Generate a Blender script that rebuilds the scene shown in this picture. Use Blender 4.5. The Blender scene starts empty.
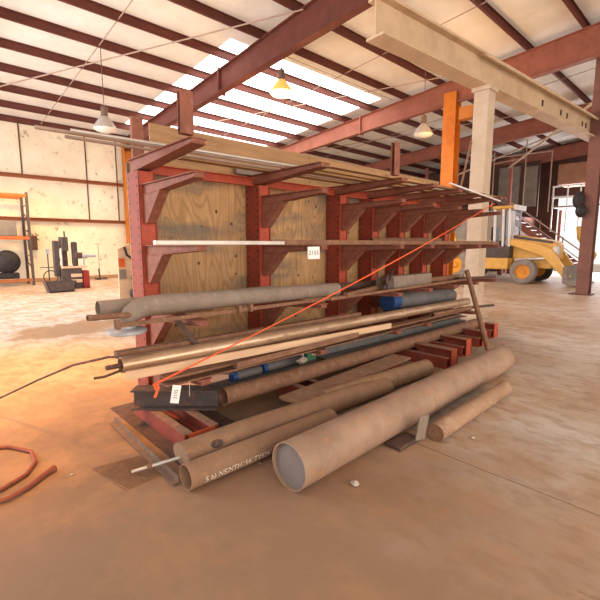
import bpy, math, random
from mathutils import Vector, Matrix
random.seed(7)
S = bpy.context.scene
COL = S.collection
PI = math.pi

# ------------------------------------------------------------------ camera
FPX = 412.0
TILT = math.atan(56 / FPX)
AZ = math.radians(46.9)
cd = bpy.data.cameras.new('camera'); cam = bpy.data.objects.new('camera', cd); COL.objects.link(cam)
cd.sensor_fit = 'HORIZONTAL'; cd.sensor_width = 36; cd.lens = FPX / 600 * 36
cd.clip_start = 0.05; cd.clip_end = 200
cam.location = (0, 0, 1.6)
cam.rotation_euler = (PI / 2 - TILT, 0, AZ - PI / 2)
S.camera = cam

# ------------------------------------------------------------------ exposure, world, lights
S.view_settings.view_transform = 'Standard'
S.view_settings.look = 'None'
S.view_settings.gamma = 1
S.view_settings.use_curve_mapping = False
S.view_settings.exposure = 0.25

w = bpy.data.worlds.new('world'); S.world = w; w.use_nodes = True
bg = w.node_tree.nodes['Background']
bg.inputs[0].default_value = (1.0, 0.95, 0.90, 1); bg.inputs[1].default_value = 1.0

def area(name, loc, target, size, power, color):
    l = bpy.data.lights.new(name, 'AREA'); l.shape = 'RECTANGLE'; l.size, l.size_y = size
    l.energy = power; l.color = color
    o = bpy.data.objects.new(name, l); COL.objects.link(o); o.location = loc
    o.rotation_euler = (Vector(target) - Vector(loc)).to_track_quat('-Z', 'Y').to_euler()
    return o
# added fill behind the camera; daylight from the left gable and the right-hand door
area('fill_behind_camera', (3, -7.0, 2.6), (6, 7, 5.0), (14, 5), 720, (1.0, 0.80, 0.62))
area('daylight_left_gable', (-4.5, 12, 2.8), (5, 12.5, 2.2), (9, 5), 1150, (0.97, 0.97, 1.0))
area('daylight_right_door', (28.6, 6.0, 2.4), (10, 6, 3.5), (5, 4.4), 800, (1.0, 0.95, 0.95))
# high-pressure sodium lamps
def bulb(name, loc, power, color=(1.0, 0.55, 0.18), r=0.12, spot=None, target=None):
    l = bpy.data.lights.new(name, 'SPOT' if spot else 'POINT'); l.energy = power; l.color = color; l.shadow_soft_size = r
    o = bpy.data.objects.new(name, l); COL.objects.link(o); o.location = loc
    if spot:
        l.spot_size = math.radians(spot); l.spot_blend = 0.6
        if target: o.rotation_euler = (Vector(target) - Vector(loc)).to_track_quat('-Z', 'Y').to_euler()
    return o
bulb('sodium_left_bay', (0.1, 5.4, 5.8), 1900, (1.0, 0.40, 0.04), spot=58, r=.5)
bulb('sodium_back_wall', (3.4, 16.9, 5.6), 900, (1.0, 0.58, 0.18), spot=140)

# ------------------------------------------------------------------ materials
def mat(name, c1, c2=None, scale=4.0, rough=0.7, metal=0.0, bump=0.0, c3=None, t3=0.62, stretch=(1, 1, 1), detail=6, lo=0.35, hi=0.65, s3=None, spec=0.3):
    m = bpy.data.materials.new(name); m.use_nodes = True
    nt = m.node_tree; N = nt.nodes; L = nt.links; b = N['Principled BSDF']
    b.inputs['Roughness'].default_value = rough; b.inputs['Metallic'].default_value = metal
    b.inputs['Specular IOR Level'].default_value = spec
    if c2 is None: c2 = tuple(x * 0.8 for x in c1)
    tc = N.new('ShaderNodeTexCoord'); mp = N.new('ShaderNodeMapping'); mp.inputs['Scale'].default_value = stretch
    L.new(tc.outputs['Object'], mp.inputs[0])
    n = N.new('ShaderNodeTexNoise'); n.inputs['Scale'].default_value = scale; n.inputs['Detail'].default_value = detail; n.inputs['Roughness'].default_value = 0.65
    L.new(mp.outputs[0], n.inputs[0])
    r = N.new('ShaderNodeValToRGB'); r.color_ramp.elements[0].position = lo; r.color_ramp.elements[1].position = hi
    r.color_ramp.elements[0].color = (*c1, 1); r.color_ramp.elements[1].color = (*c2, 1)
    L.new(n.outputs[0], r.inputs[0]); out = r.outputs[0]
    if c3:
        n3 = N.new('ShaderNodeTexNoise'); n3.inputs['Scale'].default_value = s3 or scale * 2.7; n3.inputs['Detail'].default_value = 8; n3.inputs['Roughness'].default_value = 0.7
        L.new(mp.outputs[0], n3.inputs[0])
        r3 = N.new('ShaderNodeValToRGB'); r3.color_ramp.elements[0].position = t3 - 0.06; r3.color_ramp.elements[1].position = t3 + 0.06
        L.new(n3.outputs[0], r3.inputs[0])
        mx = N.new('ShaderNodeMix'); mx.data_type = 'RGBA'
        L.new(r3.outputs[0], mx.inputs[0]); L.new(out, mx.inputs[6]); mx.inputs[7].default_value = (*c3, 1); out = mx.outputs[2]
    L.new(out, b.inputs['Base Color'])
    if bump:
        bp = N.new('ShaderNodeBump'); bp.inputs['Strength'].default_value = bump; bp.inputs['Distance'].default_value = 0.01
        L.new(n.outputs[0], bp.inputs['Height']); L.new(bp.outputs[0], b.inputs['Normal'])
    return m
def glow(name, c, e):
    m = bpy.data.materials.new(name); m.use_nodes = True; b = m.node_tree.nodes['Principled BSDF']
    b.inputs['Base Color'].default_value = (*c, 1); b.inputs['Emission Color'].default_value = (*c, 1); b.inputs['Emission Strength'].default_value = e
    return m
M = {}
M['rack'] = mat('rack_red_primer', (0.33, 0.060, 0.034), (0.22, 0.046, 0.030), 6, 0.65, c3=(0.20, 0.085, 0.05), t3=0.60)
M['rack_web'] = mat('rack_red_bright', (0.52, 0.090, 0.045), (0.38, 0.065, 0.035), 7, 0.55, c3=(0.22, 0.08, 0.05), t3=0.63)  # brighter copy of the rack red, paints light on the column fronts
M['arm'] = mat('arm_dusty_red', (0.30, 0.105, 0.068), (0.20, 0.070, 0.048), 8, 0.7, c3=(0.30, 0.16, 0.10), t3=0.60)
M['hole'] = mat('bolt_hole_dark', (0.02, 0.010, 0.008))
M['foot_top'] = mat('foot_worn_top', (0.33, 0.20, 0.14), (0.24, 0.12, 0.08), 10, 0.6)
M['orange_end'] = mat('foot_orange_red', (0.55, 0.10, 0.03), (0.38, 0.07, 0.03), 8, 0.6)
M['steel_red'] = mat('structural_red', (0.30, 0.105, 0.07), (0.23, 0.078, 0.052), 3, 0.7)
M['steel_dark'] = mat('structural_dark_red', (0.16, 0.045, 0.03), (0.11, 0.033, 0.024), 3, 0.7)
M['purlin'] = mat('purlin_red', (0.145, 0.042, 0.030), (0.105, 0.032, 0.024), 3, 0.7)
M['roof'] = mat('roof_insulation', (0.86, 0.83, 0.78), (0.76, 0.73, 0.67), 1.2, 0.8, bump=0.3)
M['skylight'] = glow('skylight_panel', (1.0, 0.97, 0.92), 5.0)
M['orange'] = mat('orange_steel', (0.55, 0.17, 0.015), (0.42, 0.12, 0.012), 3, 0.5, c3=(0.60, 0.25, 0.04), t3=0.66)  # orange base colour of the building columns and tie bracket
M['colbrown'] = mat('column_purple_brown', (0.21, 0.095, 0.075), (0.15, 0.07, 0.06), 3, 0.7)
M['girt'] = mat('girt_orange_red', (0.42, 0.14, 0.05), (0.32, 0.10, 0.04), 3, 0.6)
M['cream'] = mat('cream_beam', (0.62, 0.45, 0.29), (0.50, 0.35, 0.22), 2, 0.7, c3=(0.36, 0.24, 0.15), t3=0.68)
M['beige'] = mat('beige_column', (0.60, 0.47, 0.35), (0.50, 0.38, 0.27), 3, 0.7, c3=(0.36, 0.25, 0.17), t3=0.70)
M['rust'] = mat('rusty_steel', (0.26, 0.135, 0.08), (0.18, 0.09, 0.055), 9, 0.75, c3=(0.32, 0.19, 0.12), t3=0.60, bump=0.2)
M['rust_dark'] = mat('dark_rust', (0.115, 0.065, 0.05), (0.07, 0.042, 0.036), 9, 0.7, c3=(0.22, 0.10, 0.06), t3=0.62)
M['darksteel'] = mat('dark_steel', (0.10, 0.078, 0.074), (0.065, 0.052, 0.05), 6, 0.5, c3=(0.20, 0.085, 0.055), t3=0.60)
M['pipe_tan'] = mat('tan_dusty_pipe', (0.40, 0.255, 0.165), (0.31, 0.19, 0.12), 3.5, 0.72, c3=(0.46, 0.30, 0.20), t3=0.58, bump=0.15, spec=0.3)
M['pipe_big'] = mat('big_tan_pipe', (0.39, 0.26, 0.185), (0.27, 0.175, 0.125), 3.4, 0.62, c3=(0.45, 0.20, 0.09), t3=0.62, bump=0.15)
M['cardtube'] = mat('brown_tube', (0.32, 0.19, 0.115), (0.25, 0.145, 0.09), 5, 0.75, c3=(0.38, 0.22, 0.12), t3=0.62, bump=0.2)
M['brass_tube'] = mat('yellowish_tube', (0.36, 0.225, 0.13), (0.25, 0.15, 0.095), 5, 0.55, c3=(0.50, 0.33, 0.17), t3=0.62)
M['greytube'] = mat('grey_tube', (0.28, 0.225, 0.185), (0.22, 0.17, 0.135), 6, 0.75, bump=0.2, c3=(0.33, 0.26, 0.21), t3=0.6)
M['bluegrey'] = mat('blue_grey_steel', (0.15, 0.148, 0.15), (0.105, 0.105, 0.108), 5, 0.6, c3=(0.20, 0.14, 0.11), t3=0.6)
M['disc'] = mat('grey_end_disc', (0.24, 0.20, 0.19), (0.19, 0.155, 0.145), 4, 0.7, c3=(0.22, 0.14, 0.10), t3=0.66)
M['flange'] = mat('flange_steel', (0.46, 0.48, 0.52), (0.34, 0.35, 0.38), 6, 0.45, 0.3)
M['shiny'] = mat('shiny_pipe', (0.66, 0.48, 0.33), (0.42, 0.27, 0.17), 5, 0.30, 0.6, c3=(0.25, 0.13, 0.08), t3=0.62, stretch=(0.4, 2, 2))
M['palewood'] = mat('pale_board', (0.74, 0.52, 0.34), (0.62, 0.41, 0.26), 5, 0.7, stretch=(0.3, 3, 3))
M['silver'] = mat('silver_bar', (0.78, 0.72, 0.68), (0.66, 0.60, 0.56), 3, 0.5, 0.1)
M['alu'] = mat('bright_rod', (0.62, 0.58, 0.54), (0.5, 0.46, 0.42), 6, 0.4, 0.4)
M['blue'] = mat('blue_paint', (0.02, 0.075, 0.24), (0.02, 0.05, 0.15), 6, 0.5)
M['green'] = mat('green_paint', (0.04, 0.17, 0.09), (0.03, 0.12, 0.07), 6, 0.5)
M['rag'] = mat('dirty_rag', (0.55, 0.47, 0.40), (0.42, 0.35, 0.3), 12, 0.9)
M['paper'] = mat('paper_tag', (0.92, 0.88, 0.86), (0.86, 0.82, 0.80), 8, 0.9)
M['ink'] = mat('ink_marker', (0.10, 0.09, 0.11))
M['chalk'] = mat('chalk_white', (0.85, 0.80, 0.74), (0.7, 0.65, 0.6), 30)
M['string'] = mat('orange_string', (0.95, 0.16, 0.05), (0.82, 0.13, 0.04), 20, 0.8)
M['plankrust'] = mat('dusty_flat_steel', (0.34, 0.20, 0.13), (0.27, 0.15, 0.10), 5, 0.75, c3=(0.40, 0.26, 0.17), t3=0.6)
M['rustmid'] = mat('dirty_plate', (0.22, 0.135, 0.09), (0.15, 0.10, 0.075), 6, 0.8, c3=(0.28, 0.17, 0.11), t3=0.6)
M['hose'] = mat('red_hose', (0.30, 0.085, 0.05), (0.20, 0.06, 0.04), 10, 0.8)
M['black'] = mat('black_stuff', (0.018, 0.016, 0.018), (0.035, 0.03, 0.03), 10, 0.6)
M['rubber'] = mat('pale_tyre', (0.30, 0.26, 0.23), (0.20, 0.17, 0.15), 6, 0.9)
M['rubber_dark'] = mat('dark_tyre', (0.06, 0.055, 0.05), (0.09, 0.08, 0.07), 6, 0.9)
M['yellow'] = mat('machine_yellow', (0.80, 0.47, 0.12), (0.68, 0.38, 0.09), 4, 0.5, c3=(0.42, 0.22, 0.06), t3=0.68)
M['rim'] = mat('rim_orange', (0.75, 0.33, 0.03), (0.6, 0.25, 0.03), 4, 0.5)
M['white'] = mat('white_paint', (0.80, 0.77, 0.78), (0.68, 0.65, 0.66), 4, 0.5)
M['glass'] = None
g = bpy.data.materials.new('cab_glass'); g.use_nodes = True; gb = g.node_tree.nodes['Principled BSDF']
gb.inputs['Base Color'].default_value = (0.05, 0.06, 0.08, 1); gb.inputs['Roughness'].default_value = 0.3; gb.inputs['Alpha'].default_value = 0.15
M['glass'] = g
M['brownbox'] = mat('brown_panel', (0.34, 0.17, 0.10), (0.27, 0.13, 0.08), 2, 0.7)
M['greypanel'] = mat('grey_panel', (0.25, 0.21, 0.18), (0.18, 0.15, 0.13), 2, 0.7)
M['greybox'] = mat('grey_beige_box', (0.42, 0.36, 0.31), (0.35, 0.29, 0.25), 3, 0.7)
M['darkwall'] = mat('far_wall_brown', (0.10, 0.045, 0.035), (0.065, 0.032, 0.026), 1, 0.8)
M['lampshade'] = mat('lamp_aluminium', (0.50, 0.46, 0.42), (0.40, 0.36, 0.33), 6, 0.45, 0.3)
M['lamp_lit'] = glow('lamp_refractor_lit', (1.0, 0.60, 0.22), 9)
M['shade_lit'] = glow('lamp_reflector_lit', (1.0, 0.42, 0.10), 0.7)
M['lamp_dim'] = mat('lamp_refractor', (0.75, 0.72, 0.66), (0.66, 0.62, 0.55), 6, 0.3)
M['fixture'] = mat('ballast_dark', (0.16, 0.10, 0.07), (0.12, 0.08, 0.06), 6, 0.5)
M['conduit'] = mat('conduit_grey', (0.42, 0.30, 0.24), (0.34, 0.24, 0.19), 4, 0.5)
M['shelf_orange'] = mat('shelf_beam_orange', (0.70, 0.14, 0.03), (0.58, 0.11, 0.03), 4, 0.5)
M['brick_red'] = mat('cabinet_red', (0.34, 0.035, 0.03), (0.25, 0.03, 0.03), 4, 0.5)

def plywood():
    m = bpy.data.materials.new('plywood'); m.use_nodes = True; nt = m.node_tree; N = nt.nodes; L = nt.links; b = N['Principled BSDF']
    b.inputs['Roughness'].default_value = 0.8; b.inputs['Specular IOR Level'].default_value = 0.2
    tc = N.new('ShaderNodeTexCoord')
    def noise(sc, det, st):
        mp = N.new('ShaderNodeMapping'); mp.inputs['Scale'].default_value = st; L.new(tc.outputs['Object'], mp.inputs[0])
        n = N.new('ShaderNodeTexNoise'); n.inputs['Scale'].default_value = sc; n.inputs['Detail'].default_value = det; L.new(mp.outputs[0], n.inputs[0]); return n.outputs[0]
    def ramp(x, a, b_):
        r = N.new('ShaderNodeMapRange'); r.inputs[1].default_value = a; r.inputs[2].default_value = b_; L.new(x, r.inputs[0]); return r.outputs[0]
    def mixc(f, a, c, k):
        x = N.new('ShaderNodeMix'); x.data_type = 'RGBA'; q = N.new('ShaderNodeMath'); q.operation = 'MULTIPLY'; q.inputs[1].default_value = k
        L.new(f, q.inputs[0]); L.new(q.outputs[0], x.inputs[0])
        if isinstance(a, tuple): x.inputs[6].default_value = (*a, 1)
        else: L.new(a, x.inputs[6])
        x.inputs[7].default_value = (*c, 1); return x.outputs[2]
    c = mixc(ramp(noise(3.0, 6, (1, 1, .6)), .35, .65), (0.56, 0.345, 0.165), (0.42, 0.25, 0.125), 1)
    # cathedral grain: contour lines of a vertically stretched field
    f = N.new('ShaderNodeMath'); f.operation = 'MULTIPLY'; f.inputs[1].default_value = 120; L.new(noise(2.6, 1.5, (1, 1, .28)), f.inputs[0])
    sn = N.new('ShaderNodeMath'); sn.operation = 'SINE'; L.new(f.outputs[0], sn.inputs[0])
    c = mixc(ramp(sn.outputs[0], .1, 1), c, (0.27, 0.150, 0.075), .55)
    c = mixc(ramp(noise(34, 3, (1, 1, .05)), .5, .7), c, (0.30, 0.175, 0.09), .45)
    c = mixc(ramp(noise(2.0, 8, (.45, 1, 1.9)), .47, .64), c, (0.16, 0.14, 0.12), .75)
    v = N.new('ShaderNodeTexVoronoi'); v.inputs['Scale'].default_value = 5.2; L.new(tc.outputs['Object'], v.inputs[0])
    lt = N.new('ShaderNodeMath'); lt.operation = 'LESS_THAN'; lt.inputs[1].default_value = 0.10; L.new(v.outputs['Distance'], lt.inputs[0])
    c = mixc(lt.outputs[0], c, (0.10, 0.055, 0.03), .9)
    L.new(c, b.inputs['Base Color'])
    return m
M['ply'] = plywood()
M['plank'] = mat('deck_board', (0.46, 0.27, 0.13), (0.33, 0.19, 0.10), 4, 0.8, stretch=(0.3, 3, 3), c3=(0.22, 0.14, 0.09), t3=0.64)

def floor_mat():
    m = bpy.data.materials.new('concrete_floor'); m.use_nodes = True; nt = m.node_tree; N = nt.nodes; L = nt.links; b = N['Principled BSDF']
    b.inputs['Roughness'].default_value = 0.62; b.inputs['Specular IOR Level'].default_value = 0.35
    tc = N.new('ShaderNodeTexCoord')
    def noise(sc, det=6, st=(1, 1, 1), rot=0):
        mp = N.new('ShaderNodeMapping'); mp.inputs['Scale'].default_value = st; mp.inputs['Rotation'].default_value = (0, 0, rot); L.new(tc.outputs['Object'], mp.inputs[0])
        n = N.new('ShaderNodeTexNoise'); n.inputs['Scale'].default_value = sc; n.inputs['Detail'].default_value = det; n.inputs['Roughness'].default_value = 0.68; L.new(mp.outputs[0], n.inputs[0]); return n
    def ramp(n, a, b_, ca=(0, 0, 0, 1), cb=(1, 1, 1, 1)):
        r = N.new('ShaderNodeValToRGB'); r.color_ramp.elements[0].position = a; r.color_ramp.elements[1].position = b_
        r.color_ramp.elements[0].color = ca; r.color_ramp.elements[1].color = cb; L.new(n, r.inputs[0]); return r.outputs[0]
    def mixc(f, a, c, fac=1.0):
        x = N.new('ShaderNodeMix'); x.data_type = 'RGBA'
        q = N.new('ShaderNodeMath'); q.operation = 'MULTIPLY'; q.inputs[1].default_value = fac; L.new(f, q.inputs[0]); L.new(q.outputs[0], x.inputs[0])
        L.new(a, x.inputs[6]); x.inputs[7].default_value = (*c, 1); return x.outputs[2]
    base = ramp(noise(0.9, 8).outputs[0], 0.3, 0.7, (0.54, 0.41, 0.30, 1), (0.44, 0.325, 0.23, 1))
    # pale worn concrete streaks
    c = mixc(ramp(noise(0.35, 7, (1, 0.35, 1), 0.5).outputs[0], 0.44, 0.60), base, (0.60, 0.54, 0.48), 0.85)
    def blob(cx, cy, rx, ry, edge=0.35, amp=0.9):
        mp = N.new('ShaderNodeMapping'); mp.inputs['Location'].default_value = (-cx / rx, -cy / ry, 0); mp.inputs['Scale'].default_value = (1 / rx, 1 / ry, 0); L.new(tc.outputs['Object'], mp.inputs[0])
        ln = N.new('ShaderNodeVectorMath'); ln.operation = 'LENGTH'; L.new(mp.outputs[0], ln.inputs[0])
        nn = noise(1.3, 6); ad = N.new('ShaderNodeMath'); ad.operation = 'MULTIPLY_ADD'; ad.inputs[1].default_value = amp; L.new(nn.outputs[0], ad.inputs[0]); L.new(ln.outputs['Value'], ad.inputs[2])
        mr = N.new('ShaderNodeMapRange'); mr.inputs[1].default_value = 1 + amp / 2 + edge * 0.5; mr.inputs[2].default_value = 1 + amp / 2 - edge * 0.5; mr.inputs[3].default_value = 0; mr.inputs[4].default_value = 1
        L.new(ad.outputs[0], mr.inputs[0]); return mr.outputs[0]
    blob2 = blob(4.0, 11.0, 4.5, 4.0, 0.5)
    c = mixc(blob(0.2, 5.4, 2.6, 2.4, 0.6), c, (0.56, 0.33, 0.15), 0.7)  # orange tint paints the sodium light pool into the floor colour
    c = mixc(blob2, c, (0.58, 0.54, 0.50), 0.75)
    # dirt lying under and in front of the rack and to its left (a soil patch, thick near x 1, y 2.5)
    c = mixc(blob(0.5, 1.8, 2.6, 2.4, 0.8), c, (0.27, 0.155, 0.095), 0.9)
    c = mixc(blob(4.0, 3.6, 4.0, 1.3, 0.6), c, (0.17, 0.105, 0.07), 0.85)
    c = mixc(blob(2.1, 8.6, 0.9, 0.7, 0.3, 3.0), c, (0.28, 0.15, 0.08), 0.85)
    # fine dirt, rust spots
    c = mixc(ramp(noise(1.7, 10).outputs[0], 0.47, 0.60), c, (0.40, 0.22, 0.11), 0.6)
    c = mixc(ramp(noise(7.0, 10, (1, .5, 1), .9).outputs[0], 0.48, 0.62), c, (0.28, 0.165, 0.10), 0.5)
    c = mixc(ramp(noise(4.3, 9, (1, .4, 1), .3).outputs[0], 0.66, 0.71), c, (0.19, 0.10, 0.055), 0.8)
    # control joints
    sx = N.new('ShaderNodeSeparateXYZ'); wn = noise(3.0, 4)
    L.new(tc.outputs['Object'], sx.inputs[0])
    def joint(sock, off, period):
        a = N.new('ShaderNodeMath'); a.operation = 'MULTIPLY_ADD'; a.inputs[1].default_value = 0.035; L.new(wn.outputs[0], a.inputs[0])
        s = N.new('ShaderNodeMath'); s.operation = 'SUBTRACT'; s.inputs[1].default_value = off + 0.0175; L.new(sock, s.inputs[0]); L.new(s.outputs[0], a.inputs[2])
        d = N.new('ShaderNodeMath'); d.operation = 'PINGPONG'; d.inputs[1].default_value = period / 2; L.new(a.outputs[0], d.inputs[0])
        l = N.new('ShaderNodeMath'); l.operation = 'LESS_THAN'; l.inputs[1].default_value = 0.006; L.new(d.outputs[0], l.inputs[0]); return l.outputs[0]
    c = mixc(joint(sx.outputs[0], 2.84, 6.0), c, (0.13, 0.08, 0.05), 0.8)
    c = mixc(joint(sx.outputs[1], 12.6, 40.0), c, (0.17, 0.11, 0.07), 0.6)
    L.new(c, b.inputs['Base Color'])
    bp = N.new('ShaderNodeBump'); bp.inputs['Strength'].default_value = 0.25; bp.inputs['Distance'].default_value = 0.01
    L.new(noise(6, 8).outputs[0], bp.inputs['Height']); L.new(bp.outputs[0], b.inputs['Normal'])
    return m
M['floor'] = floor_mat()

def wall_mat():
    m = mat('back_wall_panel', (0.84, 0.73, 0.56), (0.74, 0.62, 0.46), 0.9, 0.8, c3=(0.34, 0.22, 0.13), t3=0.64, s3=3.4)
    return m
M['wall'] = wall_mat()

# ------------------------------------------------------------------ mesh helpers
def V(*a): return Vector(a if len(a) == 3 else a[0])
class G:
    def __init__(s): s.v = []; s.f = []; s.m = []; s.sm = []
    def add(s, vs, fs, m=0, smooth=False):
        o = len(s.v); s.v += [Vector(v) for v in vs]
        for f in fs: s.f.append([i + o for i in f]); s.m.append(m); s.sm.append(smooth)
        return s
    def box(s, x0, x1, y0, y1, z0, z1, m=0):
        v = [(x, y, z) for z in (z0, z1) for y in (y0, y1) for x in (x0, x1)]
        return s.add(v, [(0, 2, 3, 1), (4, 5, 7, 6), (0, 1, 5, 4), (2, 6, 7, 3), (0, 4, 6, 2), (1, 3, 7, 5)], m)
    def frame(s, p0, p1, up=(0, 0, 1)):
        d = (V(p1) - V(p0)).normalized(); u = V(up)
        if abs(d.dot(u)) > 0.99: u = V(0, 1, 0)
        a = d.cross(u).normalized(); return d, a, a.cross(d)
    def prism(s, prof, p0, p1, up=(0, 0, 1), m=0, sc1=1.0, smooth=False):
        d, a, b = s.frame(p0, p1, up); n = len(prof)
        v = [V(p0) + a * x + b * y for x, y in prof] + [V(p1) + a * x * sc1 + b * y * sc1 for x, y in prof]
        f = [(i, (i + 1) % n, n + (i + 1) % n, n + i) for i in range(n)]
        s.add(v, f, m, smooth); s.add(v, [tuple(range(n - 1, -1, -1)), tuple(range(n, 2 * n))], m); return s
    def bar(s, p0, p1, w, h, up=(0, 0, 1), m=0):
        return s.prism([(-w / 2, -h / 2), (w / 2, -h / 2), (w / 2, h / 2), (-w / 2, h / 2)], p0, p1, up, m)
    def ibeam(s, p0, p1, w, h, tf=0.012, tw=0.008, up=(0, 0, 1), m=0):
        x, y, a, b = w / 2, h / 2, tw / 2, h / 2 - tf
        return s.prism([(-x, -y), (x, -y), (x, -b), (a, -b), (a, b), (x, b), (x, y), (-x, y), (-x, b), (-a, b), (-a, -b), (-x, -b)], p0, p1, up, m)
    def channel(s, p0, p1, w, h, t=0.012, up=(0, 0, 1), m=0):   # web at -w/2, open towards +w
        x, y = w / 2, h / 2
        return s.prism([(-x, -y), (x, -y), (x, -y + t), (-x + t, -y + t), (-x + t, y - t), (x, y - t), (x, y), (-x, y)], p0, p1, up, m)
    def angle(s, p0, p1, w, h, t=0.008, up=(0, 0, 1), m=0):
        return s.prism([(0, 0), (w, 0), (w, t), (t, t), (t, h), (0, h)], p0, p1, up, m)
    def tube(s, p0, p1, r, r1=None, wall=0, n=28, m=0, mi=None, cap=True):
        r1 = r if r1 is None else r1; d, a, b = s.frame(p0, p1); ring = [(math.cos(2 * PI * i / n), math.sin(2 * PI * i / n)) for i in range(n)]
        P0, P1 = V(p0), V(p1); v = [P0 + (a * x + b * y) * r for x, y in ring] + [P1 + (a * x + b * y) * r1 for x, y in ring]
        s.add(v, [(i, (i + 1) % n, n + (i + 1) % n, n + i) for i in range(n)], m, True)
        if wall:
            w0 = [P0 + (a * x + b * y) * (r - wall) for x, y in ring]; w1 = [P1 + (a * x + b * y) * (r1 - wall) for x, y in ring]
            mi = m if mi is None else mi
            s.add(w0 + w1, [(i, n + i, n + (i + 1) % n, (i + 1) % n) for i in range(n)], mi, True)
            s.add(v[:n] + w0, [(i, n + i, n + (i + 1) % n, (i + 1) % n) for i in range(n)], m)
            s.add(v[n:] + w1, [(i, (i + 1) % n, n + (i + 1) % n, n + i) for i in range(n)], m)
        elif cap:
            s.add(v, [tuple(range(n - 1, -1, -1)), tuple(range(n, 2 * n))], m if mi is None else mi)
        return s
    def path(s, pts, r, n=8, m=0, caps=True, rs=None, squash=1.0):
        pts = [V(p) for p in pts]; k = len(pts); rings = []
        prev = None
        for i, p in enumerate(pts):
            d = (pts[min(i + 1, k - 1)] - pts[max(i - 1, 0)]).normalized()
            if prev is None:
                u = V(0, 0, 1) if abs(d.z) < 0.95 else V(0, 1, 0); a = d.cross(u).normalized()
            else: a = (prev - d * prev.dot(d)).normalized()
            prev = a; b = a.cross(d); rr = rs[i] if rs else r
            sq = squash[i] if isinstance(squash, (list, tuple)) else squash
            rings.append([p + a * math.cos(2 * PI * j / n) * rr * (2 - sq) + b * math.sin(2 * PI * j / n) * rr * sq for j in range(n)])
        v = [q for rg in rings for q in rg]
        f = [(i * n + j, i * n + (j + 1) % n, (i + 1) * n + (j + 1) % n, (i + 1) * n + j) for i in range(k - 1) for j in range(n)]
        s.add(v, f, m, True)
        if caps: s.add(v, [tuple(range(n - 1, -1, -1)), tuple((k - 1) * n + j for j in range(n))], m)
        return s
    def lathe(s, prof, c, n=32, m=0, axis='z'):
        c = V(c); v = []
        for r, h in prof:
            for j in range(n):
                a = 2 * PI * j / n
                if axis == 'z': v.append(c + V(r * math.cos(a), r * math.sin(a), h))
                elif axis == 'x': v.append(c + V(h, r * math.cos(a), r * math.sin(a)))
                else: v.append(c + V(r * math.cos(a), h, r * math.sin(a)))
        k = len(prof); fl = -1 if axis == 'y' else 1
        f = [(i * n + j, i * n + (j + 1) % n, (i + 1) * n + (j + 1) % n, (i + 1) * n + j) for i in range(k - 1) for j in range(n)]
        s.add(v, f, m, True); return s
    def sphere(s, c, r, m=0, n=14, sz=1.0):
        return s.lathe([(r * math.sin(PI * i / n) + 1e-5, -r * math.cos(PI * i / n) * sz) for i in range(n + 1)], c, n * 2, m)

WL = {}
def wloc(o):
    p = Vector((0, 0, 0))
    while o is not None: p = p + o.location; o = o.parent
    return p
def part(name, g, mats, parent=None, bevel=0.0, label=None, origin=None):
    if not isinstance(mats, (list, tuple)): mats = [mats]
    if parent is None and origin is None:
        xs = [v.x for v in g.v]; ys = [v.y for v in g.v]
        origin = Vector(((min(xs) + max(xs)) / 2, (min(ys) + max(ys)) / 2, min(v.z for v in g.v)))
    base = wloc(parent) if parent else Vector(origin)
    if parent is not None and origin is not None: base = Vector(origin)
    me = bpy.data.meshes.new(name); me.from_pydata([v - base for v in g.v], [], g.f)
    for m in mats: me.materials.append(m)
    me.polygons.foreach_set('material_index', g.m); me.polygons.foreach_set('use_smooth', g.sm); me.update()
    import bmesh
    bm = bmesh.new(); bm.from_mesh(me); bmesh.ops.remove_doubles(bm, verts=bm.verts, dist=1e-6); bmesh.ops.recalc_face_normals(bm, faces=bm.faces); bm.to_mesh(me); bm.free()
    me.set_sharp_from_angle(angle=math.radians(40))
    o = bpy.data.objects.new(name, me); COL.objects.link(o)
    if parent is not None:
        o.parent = parent
        if origin is not None: o.location = Vector(origin) - wloc(parent)
    else: o.location = base
    if bevel:
        b = o.modifiers.new('bevel', 'BEVEL'); b.width = bevel; b.segments = 2; b.limit_method = 'ANGLE'; b.angle_limit = math.radians(50)
    if label: o['label'] = label
    return o
def tag(o, label, cat, group=None):
    o['label'] = label; o['category'] = cat
    if group: o['group'] = group
    return o
def thing(name, loc, label, cat, group=None):
    o = bpy.data.objects.new(name, None); COL.objects.link(o); o.location = loc; o.empty_display_size = 0.2
    return tag(o, label, cat, group)
def single(name, g, mats, label, cat, group=None, bevel=0.0):
    return tag(part(name, g, mats, None, bevel), label, cat, group)
def structure(name, g, mats, parent=None):
    o = part(name, g, mats, parent)
    if parent is None: o['kind'] = 'structure'
    return o
def copy_tree(o, parent=None):
    c = o.copy(); COL.objects.link(c); c.parent = parent
    for ch in list(o.children): copy_tree(ch, c)
    return c
def text_mesh(txt, size, extrude=0.0):
    cu = bpy.data.curves.new('txt', 'FONT'); cu.body = txt; cu.size = size; cu.extrude = extrude; cu.align_x = 'CENTER'; cu.align_y = 'CENTER'; cu.resolution_u = 3
    ob = bpy.data.objects.new('txt', cu); COL.objects.link(ob)
    dg = bpy.context.evaluated_depsgraph_get(); me = bpy.data.meshes.new_from_object(ob.evaluated_get(dg))
    vs = [v.co.copy() for v in me.vertices]; fs = [tuple(p.vertices) for p in me.polygons]
    bpy.data.objects.remove(ob); bpy.data.curves.remove(cu); bpy.data.meshes.remove(me)
    return vs, fs

# ------------------------------------------------------------------ the building
XL, XR, YB, YF = -4.0, 29.5, 20.4, -6.0
fl = part('floor', G().box(-6, 40, -9, YB + .3, -0.15, 0), M['floor'], None, origin=(0, 0, 0)); fl['kind'] = 'structure'

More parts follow.
